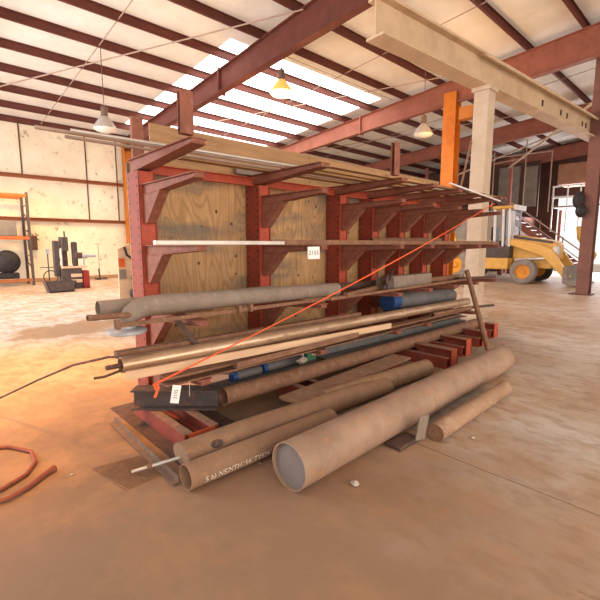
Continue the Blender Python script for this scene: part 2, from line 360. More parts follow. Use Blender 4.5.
def roof_z(y): return 8.3 - y / 12 if y > 0 else 8.3 + y / 12
wb = G().box(XL, XR, YB, YB + .12, 0, 6.7)
wall = structure('wall_back', wb, M['wall'])
for z in (4.34, 2.62):
    part('girt', G().channel((XL, YB - .10, z), (XR, YB - .10, z), .18, .14), M['girt'], wall)
for x, z0 in ((3.57, 4.4), (6.02, 2.7), (7.33, 2.7)):
    part('panel_seam', G().box(x - .022, x + .022, YB - .03, YB - .001, z0, 6.6), M['rust_dark'], wall)
part('baseboard_trim', G().box(XL, XR, YB - .06, YB, 0, .16), M['plank'], wall)

ceil = bpy.data.objects.new('ceiling', None); COL.objects.link(ceil); ceil['kind'] = 'structure'; ceil.location = (12, 0, 8.3)
SK0, SK1 = 7.2, 14.4
def sheet(x0, x1, y0, y1, m, name):
    g = G(); ys = [y0 + (y1 - y0) * i / 4 for i in range(5)]
    for a, b in zip(ys, ys[1:]):
        za, zb = roof_z(a), roof_z(b)
        v = [(x0, a, za), (x1, a, za), (x1, b, zb), (x0, b, zb), (x0, a, za + .05), (x1, a, za + .05), (x1, b, zb + .05), (x0, b, zb + .05)]
        g.add(v, [(0, 3, 2, 1), (4, 5, 6, 7), (0, 1, 5, 4), (1, 2, 6, 5), (2, 3, 7, 6), (3, 0, 4, 7)])
    part(name, g, m, ceil)
sheet(XL, SK0, 0, YB + .2, M['roof'], 'roof_sheet'); sheet(SK1, XR, 0, YB + .2, M['roof'], 'roof_sheet')
sheet(SK0, SK1, 0, 10.6, M['roof'], 'roof_sheet'); sheet(XL, XR, YF, 0, M['roof'], 'roof_sheet')
sheet(SK0, SK1, 19.0, YB + .2, M['roof'], 'roof_sheet')
sheet(SK0, SK1, 10.6, 19.0, M['skylight'], 'skylight')
# purlins every 1.5 m
y = 20.25
while y > YF + .3:
    z = roof_z(y)
    part('purlin', G().channel((XL, y, z - .12), (XR, y, z - .12), .07, .24, .012), M['purlin'], ceil)
    y -= 1.5
for X, mm in ((.6, 'steel_dark'), (7.7, 'steel_dark'), (14.8, 'steel_red'), (21.9, 'steel_red'), (29.0, 'steel_red')):
    g = G()
    tw = 0.012
    for (ya, yb, ha, hb) in ((20.2, 11.9, .50, .66), (11.9, 0, .66, .95)):
        zt0, zt1 = roof_z(ya) - .25, roof_z(yb) - .25
        v = [(X - tw, ya, zt0), (X + tw, ya, zt0), (X + tw, ya, zt0 - ha), (X - tw, ya, zt0 - ha), (X - tw, yb, zt1), (X + tw, yb, zt1), (X + tw, yb, zt1 - hb), (X - tw, yb, zt1 - hb)]
        g.add(v, [(0, 1, 2, 3), (7, 6, 5, 4), (0, 4, 5, 1), (1, 5, 6, 2), (2, 6, 7, 3), (3, 7, 4, 0)])
        for dz0, dz1 in ((0, 0), (-ha, -hb)):
            g.prism([(-.12, -.012), (.12, -.012), (.12, .012), (-.12, .012)], (X, ya, zt0 + dz0), (X, yb, zt1 + dz1))
    # splice plate
    zs = roof_z(11.9) - .25
    g.box(X - .13, X + .13, 11.87, 11.93, zs - .74, zs + .06)
    # near slope of the frame
    zt0, zt1 = roof_z(0) - .25, roof_z(YF) - .25
    v = [(X - tw, 0, zt0), (X + tw, 0, zt0), (X + tw, 0, zt0 - .95), (X - tw, 0, zt0 - .95), (X - tw, YF, zt1), (X + tw, YF, zt1), (X + tw, YF, zt1 - .8), (X - tw, YF, zt1 - .8)]
    g.add(v, [(0, 1, 2, 3), (7, 6, 5, 4), (0, 4, 5, 1), (1, 5, 6, 2), (2, 6, 7, 3), (3, 7, 4, 0)])
    g.prism([(-.12, -.012), (.12, -.012), (.12, .012), (-.12, .012)], (X, 0, zt0 - .95), (X, YF, zt1 - .8))
    part('rafter', g, M[mm], ceil)
# thin sag rods and conduits under the roof
def rod(x0, y0, x1, y1, r=.018, dz=.3, name='brace_rod', m='conduit'):
    part(name, G().tube((x0, y0, roof_z(y0) - dz), (x1, y1, roof_z(y1) - dz), r, n=8), M[m], ceil)
rod(7.8, 19.5, 14.7, 6.5, .02); rod(14.9, 19.8, 21.8, 5.0, .02); rod(.7, 20, 7.6, 8.0, .02)
for yy in (16.9, 13.9, 10.9): rod(8.0, yy - .7, 14.6, yy - .7 , .012, .13)
rod(11.2, 19, 11.2, 4, .014, .2); rod(4.3, 20, 4.3, 6, .014, .2); rod(18.2, 19, 18.2, 3, .014, .2)

# far end wall with the bright door opening
fw = G()
pg = [(YB, 0), (YB, roof_z(YB)), (0, 8.3), (YF, roof_z(YF)), (YF, 0), (3.6, 0), (3.6, 4.4), (8.15, 4.4), (8.15, 0)]
k = len(pg); v = [(XR, a, b) for a, b in pg] + [(XR + .15, a, b) for a, b in pg]
fw.add(v, [(0, 1, 7, 8), (1, 2, 6, 7), (2, 3, 4, 5, 6)] + [(17, 16, 10, 9), (16, 15, 11, 10), (15, 14, 13, 12, 11)] + [(i, (i + 1) % k, k + (i + 1) % k, k + i) for i in range(k)])
structure('wall_far_end', fw, M['darkwall'])

# building columns
def hcol(name, x, y, z1, w, d, m, label, cap=None):
    t = thing(name, (x, y, 0), label, 'column')
    g = G().ibeam((x, y, .03), (x, y, z1), w, d, .03, .02, up=(1, 0, 0))
    part('shaft', g, M[m], t)
    part('base_plate', G().box(x - w / 2 - .05, x + w / 2 + .05, y - d / 2 - .05, y + d / 2 + .05, 0, .03), M[m], t)
    return t
hcol('steel_column', 7.72, 20.0, 6.35, .30, .42, 'orange', 'orange steel column against the back wall, left of the rack')
t = thing('steel_column', (14.8, 7.74, 0), 'bright orange building column rising behind the right end of the rack', 'column')
part('shaft', G().box(14.62, 14.66, 7.5, 7.98, .03, 7.0).box(14.66, 14.98, 7.72, 7.76, .03, 7.0).box(14.98, 15.02, 7.5, 7.98, .03, 7.0), M['orange'], t)
part('base_plate', G().box(14.5, 15.1, 7.4, 8.08, 0, .03), M['steel_dark'], t)
t = thing('steel_column', (15.55, 3.42, 0), 'dark red-brown steel column right of the backhoe bucket', 'column')
part('shaft', G().box(15.36, 15.39, 3.20, 3.54, .03, 7.7).box(15.39, 15.70, 3.35, 3.39, .03, 7.7).box(15.70, 15.73, 3.20, 3.54, .03, 7.7), M['colbrown'], t)
part('base_plate', G().box(15.27, 15.85, 3.12, 3.72, 0, .03), M['steel_dark'], t)
g = G(); g.sphere((15.24, 3.64, 2.95), .17, 0, 8, 1.6); g.sphere((15.24, 3.56, 2.62), .15, 0, 8, 1.4)
part('hung_coil', g, M['black'], t)
# beige crane column and runway beam
bx, by = 9.02, 4.0
t = thing('crane_column', (bx, by, 0), 'beige crane column standing just past the right end of the rack', 'column')
ca = -.08; R2 = Matrix.Rotation(ca, 3, 'Z')
def rot_about(g, c, R):
    for v in g.v:
        q = R @ (Vector(v) - Vector(c)); v.x, v.y, v.z = (q + Vector(c))
    return g
g = G().box(bx - .165, bx + .165, by - .15, by + .15, .03, 4.72)
part('shaft', g, M['beige'], t)
part('base_plate', G().box(bx - .26, bx + .26, by - .25, by + .25, 0, .03), M['beige'], t)
part('cap_plate', G().box(bx - .21, bx + .21, by - .19, by + .19, 4.72, 4.80), M['beige'], t)
p0, p1 = V(5.6, 4.27, 0), V(20.5, 3.20, 0)
def atb(s, z): return p0 + (p1 - p0) * s + V(0, 0, z)
rb = thing('runway_beam', (bx, by, 4.8), 'long cream crane runway beam crossing the upper right', 'beam')
part('bottom_flange', G().bar(atb(0, 4.82), atb(1, 4.82), .36, .04), M['cream'], rb)
part('web', G().bar(atb(0, 5.10), atb(1, 5.10), .03, .52), M['cream'], rb)
part('top_flange', G().bar(atb(0, 5.38), atb(1, 5.38), .30, .04), M['cream'], rb)
part('crane_rail', G().ibeam(atb(0, 5.45), atb(1, 5.45), .07, .10), M['cream'], rb)
for s in (.42, .50, .53, .61, .63, .70):
    q = atb(s, 5.1); part('clip', G().box(q.x - .02, q.x + .02, q.y - .045, q.y - .015, 5.02, 5.16), M['rust_dark'], rb)
part('conductor_bar', G().bar(atb(.2, 5.3) + V(0, -.2, 0), atb(1, 5.3) + V(0, -.2, 0), .05, .05), M['cream'], rb)
# short tie between crane column and the orange column
single('tie_bracket', G().box(8.92, 9.12, 4.15, 4.5, 4.27, 4.52), M['orange'], 'short orange bracket between the beige crane column and orange column', 'bracket')

# ------------------------------------------------------------------ high bay lamps
def lamp(x, y, z, lit, label):
    t = thing('high_bay_lamp', (x, y, z), label, 'lamp', 'high bay lamps under the roof')
    sh = [(.08, .36), (.12, .31), (.19, .23), (.28, .09), (.33, 0), (.32, 0), (.27, .09), (.18, .22), (.07, .30)]
    part('lamp_shade', G().lathe(sh, (x, y, z)), M['shade_lit'] if lit else M['lampshade'], t)
    part('ballast', G().tube((x, y, z + .34), (x, y, z + .60), .10, .09, n=20).tube((x, y, z + .60), (x, y, z + .66), .03, n=10), M['fixture'], t)
    part('lens', G().lathe([(.32, 0), (.26, -.06), (.15, -.10), (.001, -.12)], (x, y, z)), M['lamp_lit'] if lit else M['lamp_dim'], t)
    part('drop_cord', G().tube((x, y, z + .65), (x, y, roof_z(y) - .02), .012, n=8), M['fixture'], t)
    return t
lamp(4.45, 13.07, 4.93, False, 'unlit high bay lamp above the rack left end, near the back wall')
lamp(7.95, 9.25, 5.78, True, 'glowing high bay lamp hanging over the middle of the rack')
lamp(13.1, 7.85, 5.30, False, 'dim high bay lamp hanging left of the orange column')
bulb('sodium_lamp_middle', (7.95, 9.25, 5.60), 300, (1.0, 0.55, 0.2), .2)
bulb('sodium_lamp_right', (12.6, 6.4, 5.0), 120, (1.0, 0.55, 0.2), .2)

# ------------------------------------------------------------------ the cantilever rack
CX = [1.55, 2.92, 4.30, 5.03, 5.75, 6.48, 7.22]
CW, YFc, YBc = .165, 3.80, 4.05
rack = thing('cantilever_rack', (4.4, 3.9, 0), 'long red cantilever rack with plywood back holding pipes and bars', 'rack')
def hole(g, x, y, z, r=.011):
    n = 8; v = [(x - .0012, y + r * math.cos(2 * PI * i / n), z + r * math.sin(2 * PI * i / n)) for i in range(n)]
    g.add(v, [tuple(range(n))], 2)
colmesh = None
def column_g(X):
    g = G()
    # two channels toe to toe: flat perforated side, front web strip coloured brighter for the light it catches
    g.box(X, X + .012, YFc, YBc, .10, 2.26, 0); g.box(X + CW - .012, X + CW, YFc, YBc, .10, 2.26, 0)
    g.box(X + .012, X + CW - .012, YFc + .012, YFc + .03, .10, 2.26, 1); g.box(X + .012, X + CW - .012, YBc - .03, YBc - .012, .10, 2.26, 1)
    z = .25
    while z < 2.24:
        hole(g, X, YFc + .035, z); hole(g, X, YBc - .035, z); z += .075
    return g
def arm_g(X, z, L=.95, h0=.13, h1=.055, w=.10, yb=YFc):
    x0, x1 = X + CW / 2 - w / 2, X + CW / 2 + w / 2; y0, y1 = yb, YFc - L; g = G()
    t = .01
    def pl(za0, zb0, za1, zb1, xa, xb):
        v = [(xa, y0, za0), (xb, y0, za0), (xb, y0, zb0), (xa, y0, zb0), (xa, y1, za1), (xb, y1, za1), (xb, y1, zb1), (xa, y1, zb1)]
        g.add(v, [(0, 1, 2, 3), (7, 6, 5, 4), (0, 4, 5, 1), (1, 5, 6, 2), (2, 6, 7, 3), (3, 7, 4, 0)])
    pl(z - t, z, z - t, z, x0 - .01, x1 + .01); pl(z - h0, z - h0 + t, z - h1, z - h1 + t, x0, x1); pl(z - h0 + t, z - t, z - h1 + t, z - t, x0 + .012, x1 - .012)
    return g
def gusset_g(X, z, h0=.108):
    x = X + CW / 2; z0 = z - h0 + .005; g = G()
    pr = [(YFc, z0), (YFc - .36, z0 + .022), (YFc - .33, z0), (YFc - .06, z0 - .25), (YFc, z0 - .25)]
    v = [(x - .045, a, b) for a, b in pr] + [(x + .045, a, b) for a, b in pr]
    g.add(v, [(0, 1, 2, 3, 4), (9, 8, 7, 6, 5)] + [(i, (i + 1) % 5, 5 + (i + 1) % 5, 5 + i) for i in range(5)]); return g
LV = (2.385, 2.14, 1.59, 1.00, .52)
firstcol = firstarm = None; arms = {}
for i, X in enumerate(CX):
    if i == 0:
        firstcol = part('column', column_g(X), [M['rack'], M['rack_web'], M['hole']], rack, origin=(X, YFc, .1))
        for z in LV:
            top = z == 2.385
            a = part('arm', arm_g(X, z, .95, .125 if top else .105, .045, .13 if top else .10, YBc if top else YFc), M['arm'], rack, .003, origin=(X, YFc, z))
            b = None
            if not top: b = part('bracket', gusset_g(X, z), M['arm'], a)
            arms[z] = (a, b)
    else:
        c = firstcol.copy(); COL.objects.link(c); c.location.x += X - CX[0]
        for z in LV:
            if z == .52 and i in (4, 6): continue
            a, b = arms[z]; a2 = a.copy(); COL.objects.link(a2); a2.location.x += X - CX[0]
            if b: b2 = b.copy(); COL.objects.link(b2); b2.parent = a2
# feet: twin channels with a cap plate
def foot(X, L0=2.80, h=.14):
    g = G(); g.channel((X - .115, L0, h / 2), (X - .115, YFc + (.0 if X < 2 else .3), h / 2), .07, h, .01); g.channel((X + .115, YFc + .3, h / 2), (X + .115, L0, h / 2), .07, h, .01)
    ft = part('base', g, M['rack'], rack)
    if X > 4.5: part('base_extension', G().ibeam((X, L0 - .01, .12), (X, 2.97, .12), .13, .235, .012, .01), M['rack'], ft); part('worn_edge', G().box(X - .066, X + .066, L0, 2.97, .238, .242), M['foot_top'], ft)
    g = G().box(X - .115, X + .115, L0 - .012, L0 - .001, .002, h) if X < 4.5 else G().box(X - .07, X + .07, L0 - .025, L0 - .011, .002, .24); part('end_plate', g, M['orange_end'] if X < 2 else M['rack_web'], ft)
    g = G().box(X - .151, X - .079, L0, YFc, h, h + .004).box(X + .079, X + .151, L0, YFc, h, h + .004); part('worn_edge', g, M['foot_top'], ft)
part('floor_plate', G().box(1.28, 2.0, 2.60, 4.1, 0, .003), M['rust_dark'], rack)
for i, X in enumerate(CX): foot(X, (2.80, 2.80, 2.86, 2.46, 2.60, 2.68, 2.80)[i])
for X0, X1 in zip(CX, CX[1:]):
    part('tie_beam', G().channel((X0 + CW, 3.90, 2.30), (X1, 3.90, 2.30), .05, .09, .008), M['rack_web'], rack)
    part('tie_beam', G().channel((X0 + CW, 3.99, .16), (X1, 3.99, .16), .05, .09, .008), M['rack_web'], rack)
# plywood back
for X0, X1 in ((1.56, 2.99), (2.995, 4.37), (4.375, 5.83), (5.835, 7.42)):
    part('backing_panel', G().box(X0, X1, YBc + .02, YBc + .038, .10, 2.36), M['ply'], rack)
for X0, X1 in ((1.80, 3.98), (3.985, 6.4), (6.405, 7.42)):
    g = G().box(X0, X1, YBc + .02, YBc + .038, 2.365, 2.77)
    part('backing_panel', g, M['plank'], rack)
# stops on the arm tips and the rear post
for x, y, z1, w_ in ((1.485, 2.855, 2.69, .10), (4.13, 2.855, 2.76, .10)):
    part('end_stop', G().channel((x + .05, y, 2.387), (x + .05, y, z1), w_, .06, .01, up=(0, 1, 0)).box(x, x + .1, y - .032, y - .02, 2.387, z1), M['arm'], rack, .004)
part('end_stop', G().box(1.60, 1.71, 4.0, 4.05, 2.39, 2.78), M['arm'], rack, .004)

# --- helper for long stock
def stock(name, g, m, label, cat='pipe', group=None, bevel=0): return single(name, g, M[m] if isinstance(m, str) else [M[k] for k in m], label, cat, group, bevel)
# top deck
TZ = 2.387
stock('steel_pipe', G().tube((.70, 3.43, 2.402), (5.0, 3.36, 2.402), .014, wall=.004, n=16), 'conduit', 'thin grey pipe on the top arms reaching furthest left of the rack')
stock('steel_pipe', G().tube((.90, 3.34, 2.400), (6.6, 3.14, 2.400), .012, wall=.004, n=16), 'alu', 'thin light pipe on the top arms, nearest the front of the three')
stock('steel_pipe', G().tube((.92, 3.57, 2.401), (5.6, 3.54, 2.401), .013, wall=.004, n=16), 'conduit', 'thin grey pipe on the top arms, nearest the plywood back')
for k, (y, x0, x1, w_) in enumerate(((3.68, 1.9, 4.9, .10), (3.40, 2.95, 7.3, .12), (3.22, 3.1, 6.9, .07), (3.02, 3.2, 7.5, .09))):
    stock('wooden_board', G().box(x0, x1, y - w_ / 2, y + w_ / 2, TZ, TZ + .025), 'plank', ('long tan board on the top arms against the plywood back', 'wide tan board lying mid-way on the top arms', 'narrow tan board between the wide boards on the top arms', 'tan board lying along the front of the top arms')[k], 'board', 'boards on the top arms')
stock('grey_board', G().box(2.75, 3.45, 3.98, 4.02, 2.39, 2.50), 'greytube', 'short pale grey board lying on top beside the plywood back', 'board')
stock('steel_rod', G().tube((5.45, 2.83, 2.423), (7.18, 2.83, 2.303), .013, n=10), 'white', 'thin whitish rod sticking out past the top right end of the rack', 'rod')
stock('steel_bar', G().bar((5.9, 2.93, 2.405), (8.9, 3.4, 2.405), .05, .035), 'rust_dark', 'brown bar on the top arms sticking out at the right end', 'bar')
# shelf at 1.59
stock('flat_bar', G().bar((1.28, 2.90, 1.610), (2.50, 2.90, 1.610), .05, .034), 'alu', 'bright silver flat bar across the middle arms at the left', 'bar', bevel=.004)
stock('angle_bar', G().angle((2.46, 3.02, 1.592), (7.7, 3.02, 1.592), -.05, .05), 'rust', 'long brown angle bar on the middle arms starting behind the tag', 'bar')
stock('steel_bar', G().bar((4.6, 3.3, 1.62), (7.9, 3.3, 1.62), .06, .06), 'rust_dark', 'dark rusty square bar on the middle arms near the right end', 'bar')
stock('steel_bar', G().tube((4.6, 3.5, 1.64), (6.5, 3.5, 1.66), .045, wall=.006), 'rust', 'short rusty tube lying on the middle arms near the plywood', 'pipe')

# shelf at 1.00 : grey tubes with elbow and flange
pp = [(3.42, 3.06, 1.10), (2.4, 3.08, 1.115), (1.42, 3.10, 1.13), (1.30, 3.10, 1.128), (1.22, 3.10, 1.11), (1.16, 3.10, 1.075), (1.13, 3.10, 1.03), (1.125, 3.10, .99)]
fp = thing('flanged_pipe', (1.125, 3.10, .95), 'thick dusty grey pipe whose elbow ends in a flange, left of the rack', 'pipe')
part('pipe', G().path(pp, .078, n=24, rs=[.072, .074, .078, .078, .077, .072, .066, .062]), M['greytube'], fp)
part('flange', G().lathe([(.06, .06), (.065, .035), (.135, .025), (.14, .02), (.14, 0), (.135, -.005), (.05, -.005), (.001, -.005)], (1.125, 3.10, .945), 32), M['flange'], fp)
stock('steel_pipe', G().tube((.98, 3.27, 1.115), (2.7, 3.27, 1.115), .062, wall=.006), 'greytube', 'plain grey pipe stub lying behind the dusty flanged pipe')
stock('copper_pipe', G().tube((.83, 3.00, 1.10), (1.9, 3.18, 1.03), .021, wall=.004, n=16), 'rust', 'thin brown pipe reaching left beyond the flanged pipe')
cb = thing('thin_bar', (1.0, 2.94, 1.01), 'thin brown bar with clamps in front of the flanged pipe', 'bar')
part('bar', G().bar((.98, 2.93, 1.035), (3.6, 2.98, 1.022), .022, .03), M['rust'], cb)
for x in (1.0, 2.02, 2.14): part('clamp', G().box(x - .014, x + .014, 2.905, 2.965, 1.01, 1.075), M['rust'], cb)
stock('leaning_brace', G().bar((1.51, 3.08, 1.0), (1.68, 3.05, .75), .04, .04), 'rust_dark', 'short dark brace slanting down under the left arm', 'brace')
stock('steel_bar', G().bar((3.45, 2.95, 1.04), (4.9, 3.35, 1.04), .05, .05), 'rust', 'rusty bar lying skewed on the arms left of the winch', 'bar')
stock('steel_bar', G().bar((3.2, 2.95, 1.02), (6.75, 3.05, 1.03), .03, .03), 'rust', 'long thin rusty bar in front of the grey box beam', 'bar')
gb_ = stock('box_beam', G().bar((4.45, 3.22, 1.09), (5.65, 3.22, 1.09), .14, .16), 'greytube', 'short grey box beam on the arms at the right', 'beam', bevel=.008)
wn = thing('hand_winch', (4.42, 3.05, 1.0), 'small dark hand winch beside the grey box beam', 'winch')
part('drum', G().tube((4.40, 3.04, 1.14), (4.40, 3.14, 1.14), .06, n=20).tube((4.40, 3.03, 1.14), (4.40, 3.045, 1.14), .085, n=20), M['rust_dark'], wn)
part('handle', G().bar((4.38, 3.03, 1.14), (4.42, 3.0, 1.28), .025, .02), M['black'], wn)
part('frame', G().box(4.34, 4.48, 3.02, 3.05, 1.0, 1.12), M['darksteel'], wn)
stock('steel_pipe', G().tube((5.6, 3.24, 1.05), (6.7, 3.24, 1.05), .045, wall=.006), 'rust', 'brown pipe on the arms right of the grey box beam')
stock('steel_bar', G().bar((6.4, 3.12, 1.045), (8.1, 3.2, .975), .05, .045), 'rust_dark', 'rusty bar poking out right behind the leaning pole', 'bar')
stock('steel_pipe', G().tube((1.3, 3.5, 1.05), (6.2, 3.5, 1.05), .05, wall=.006), 'rust_dark', 'long dark pipe far back on the arms beside the plywood')

# blue capped cylinder
bc = thing('capped_cylinder', (5.6, 3.3, .68), 'grey cylinder with a bright blue end cap on the lower arms', 'cylinder')
part('cylinder', G().tube((4.92, 3.3, .80), (6.55, 3.3, .74), .12, n=32), M['bluegrey'], bc)
part('end_cap', G().tube((4.74, 3.3, .805), (4.93, 3.3, .80), .125, n=32), M['blue'], bc)

# shelf at .52 : long stock
sp = thing('shiny_pipe', (3.9, 2.98, .60), 'long polished brown pipe, uppermost of the lower shelf stock', 'pipe')
sA, sB = V(1.02, 2.98, .735), V(6.6, 3.02, .665)
part('pipe', G().tube(sA, sB, .058, wall=.007, n=32, mi=0), M['shiny'], sp)
for s in (.13, .18, .62, .66): 
    q = sA + (sB - sA) * s; part('coupling', G().tube(q, q + (sB - sA).normalized() * .05, .062, n=32), M['shiny'], sp)
part('core_pipe', G().tube(sA + V(-.10, 0, 0), sA + V(.4, 0, 0), .018, n=12), M['rust_dark'], sp)
stock('square_tube', G().bar((1.03, 3.10, .785), (3.9, 3.12, .755), .07, .05), 'rust', 'rusty flat tube lying along the top of the polished pipe', 'tube')
stock('wooden_board', G().bar((1.03, 2.895, .675), (4.25, 2.90, .598), .03, .062), 'palewood', 'long pale board lying along the front under the polished pipe', 'board')
stock('angle_bar', G().angle((1.9, 2.80, .565), (3.55, 2.84, .57), -.07, .055), 'rust', 'reddish angle bar in front of the pale board', 'bar')
stock('steel_channel', G().channel((1.32, 2.95, .555), (6.2, 2.98, .53), .12, .07), 'rust', 'long rusty channel under the pale board', 'channel')
stock('steel_channel', G().channel((1.42, 3.12, .50), (2.6, 3.12, .50), .12, .07), 'rack', 'short red channel under the left end of the long rusty channel', 'channel')
stock('steel_pipe', G().tube((5.4, 2.98, .575), (6.7, 3.02, .545), .04, wall=.006), 'rust', 'short rusty pipe beneath the right end of the polished pipe')
stock('steel_bar', G().bar((6.5, 3.1, .545), (8.1, 3.2, .43), .05, .04), 'rust_dark', 'short bar sticking out right under the polished pipe', 'bar')
stock('steel_channel', G().channel((3.35, 3.22, .36), (6.9, 3.22, .30), .14, .14), 'bluegrey', 'blue-grey channel low on the rack behind the rusty pipe', 'channel')
# resting on the feet
stock('steel_beam', G().ibeam((1.335, 3.60, .236), (1.885, 3.09, .236), .15, .178, .014, .012), 'darksteel', 'short dark steel I-beam with a white tag, across the left foot', 'beam')
stock('steel_pipe', G().tube((1.93, 3.08, .235), (7.15, 3.08, .225), .082, wall=.01, n=32), ['rust'], 'long rusty pipe on the rack feet, right of the short I-beam')
stock('steel_bar', G().bar((1.95, 3.33, .205), (7.1, 3.33, .205), .14, .115), 'bluegrey', 'long blue-grey beam on the rack feet behind the rusty pipe', 'beam')
stock('steel_plank', G().bar((2.42, 2.74, .16), (4.50, 2.88, .16), .25, .026), 'plankrust', 'flat rusty plank across the rack feet behind the brown tube', 'plank')
for k, (x, y, z, r) in enumerate(((2.22, 3.30, .31, .045), (2.60, 3.31, .315, .05))):
    cpt = thing('capped_pipe', (x, y, z - r), ('small pipe with blue cap above the left end of the rusty pipe', 'small pipe with blue cap, right of its twin')[k], 'pipe', 'blue capped pipes')
    part('cap', G().tube((x - .05, y, z), (x, y, z), r + .006, n=20), M['blue'], cpt)
    part('pipe', G().tube((x, y, z), (x + (.3, .5)[k], y, z), r, n=20), M['bluegrey'], cpt)
stock('green_clamp', G().box(3.05, 3.12, 3.14, 3.2, .34, .47).box(3.02, 3.2, 3.15, 3.19, .32, .36), 'green', 'small green clamp above the rusty pipe', 'clamp', bevel=.01)
rg = G(); rg.sphere((2.95, 3.12, .36), .06, 0, 6, .45)
for v in rg.v: v.x += random.uniform(-.012, .012); v.z += random.uniform(-.01, .012)
stock('rag', rg, 'rag', 'crumpled whitish rag on top of the rusty pipe', 'rag')
stock('crossed_strut', G().bar((1.62, 3.25, .50), (1.86, 3.3, .33), .03, .03), 'darksteel', 'short dark strut below the shelf stock, left of the blue caps', 'strut')
stock('crossed_strut', G().bar((1.62, 3.2, .50), (2.15, 3.25, .37), .03, .03), 'darksteel', 'longer dark strut slanting right towards the blue caps', 'strut')
# leaning pole
stock('leaning_pole', G().tube((5.98, 2.37, .01), (6.32, 2.93, 1.19), .038, .036, wall=.006, n=20), 'rust', 'brown pole leaning against the right end of the rack', 'pole')

# ------------------------------------------------------------------ pipes on the floor
bp_ = thing('large_pipe', (3.5, 1.88, 0), 'large dusty tan pipe on the floor, biggest and closest', 'pipe')
part('pipe', G().tube((1.66, 1.885, .162), (5.32, 1.96, .162), .160, wall=.006, n=48), M['pipe_big'], bp_)
part('weld_seam', G().tube((3.32, 1.919, .162), (3.335, 1.9195, .162), .1635, n=48), M['pipe_tan'], bp_)
part('end_disc', G().tube((1.685, 1.886, .162), (1.70, 1.886, .162), .153, n=48), M['disc'], bp_)
stock('short_pipe', G().tube((2.98, 1.57, .074), (4.50, 1.60, .074), .074, n=32, mi=1), ['pipe_tan', 'rust'], 'short solid brown pipe beside the far half of the large pipe', 'pipe')
stock('steel_plate', G().prism([(-.045, -.11), (.045, -.11), (.045, .11), (-.045, .11)], (2.87, 1.625, .13), (2.876, 1.64, .133), up=(0, 0, 1)), 'greytube', 'small grey plate leaning on the large pipe', 'plate')
gg = G(); gg.box(2.62, 2.9, 1.66, 1.80, 0, .035); 
stock('wood_chock', gg, 'rust_dark', 'dark wedge under the large pipe beside the grey plate', 'chock', bevel=.008)
# dented tube with dark hole
n_ = 14; pts = [(1.27 + 2.33 * i / n_, 2.60 + (-.09) * i / n_, (.106 - .010 * (i / n_))) for i in range(n_ + 1)]
sq = [.72, .80, .9, 1, 1, 1, 1, 1, 1, 1, 1, .97, .92, .86, .80]
dt = thing('dented_tube', (2.4, 2.55, 0), 'long dented brown tube with a dark hole near its left end', 'tube')
part('tube', G().path(pts, .104, n=28, squash=sq, caps=True), M['cardtube'], dt)
hg = G(); hc = V(1.50, 2.486, .158); nn = V(-.05, -.72, .69).normalized(); aa = nn.cross(V(0, 0, 1)).normalized(); bb = aa.cross(nn)
hg.add([hc + nn * .004 + aa * .045 * math.cos(2 * PI * i / 20) + bb * .026 * math.sin(2 * PI * i / 20) for i in range(20)] + [hc - nn * .004 + aa * .05 * math.cos(2 * PI * i / 20) + bb * .03 * math.sin(2 * PI * i / 20) for i in range(20)],
       [tuple(range(20)), tuple(range(39, 19, -1))] + [(i, (i + 1) % 20, 20 + (i + 1) % 20, 20 + i) for i in range(20)])
part('hole', hg, M['darksteel'], dt)
stock('tin_tube', G().tube((2.75, 2.63, .105), (4.45, 2.50, .105), .105, n=36), ['brass_tube'], 'thick yellowish tube behind the far end of the dented tube', 'tube')
# lower tube with chalk writing
mt = thing('marked_tube', (1.8, 2.32, 0), 'brown tube with white chalk writing along its front', 'tube')
tA, tB = V(1.17, 2.345, .088), V(2.55, 2.33, .088)
part('tube', G().tube(tA, tB, .087, wall=.006, n=40), M['cardtube'], mt)
vs, fs = text_mesh("5 b) NSINTH1541TY5241 LS 8 5", .072)
wd = max(v.x for v in vs) - min(v.x for v in vs); k = .70 / wd
g = G(); out = []
for v in vs:
    x = 1.62 + v.x * k; th = math.radians(-14) + v.y * .8 / .087; yc = tA.y + (tB.y - tA.y) * (x - tA.x) / (tB.x - tA.x)
    out.append((x, yc - .0885 * math.cos(th), .088 + .0885 * math.sin(th)))
g.add(out, fs); part('chalk_writing', g, M['chalk'], mt)
stock('bright_rod', G().tube((.975, 2.755, .03), (1.34, 2.60, .085), .012, n=12), 'alu', 'bright metal rod poking from the dented tube', 'rod')
single('clamp_ring', G().tube((1.07, 2.715, .044), (1.10, 2.702, .049), .024, n=16), M['rust'], 'small rusty ring on the bright metal rod', 'ring')
# skid rail and mesh mat
stock('skid_rail', G().angle((1.20, 3.72, .008), (1.17, 2.44, .008), .05, .05), 'rustmid', 'rusty angle rail on the floor left of the rack foot', 'rail')
mm_ = G()
for i in range(15): mm_.bar((.80 + i * .022, 3.05 - i * .004, .003), (.88 + i * .022, 2.60 + i * .004, .003), .003, .003)
for i in range(20): mm_.bar((.80 + .005 * i, 3.03 - i * .022, .006), (1.12 + .005 * i, 2.98 - i * .020, .006), .003, .003)
single('wire_mesh_mat', mm_, M['rust'], 'flat rusty wire mesh lying on the floor below the bright rod', 'mesh')
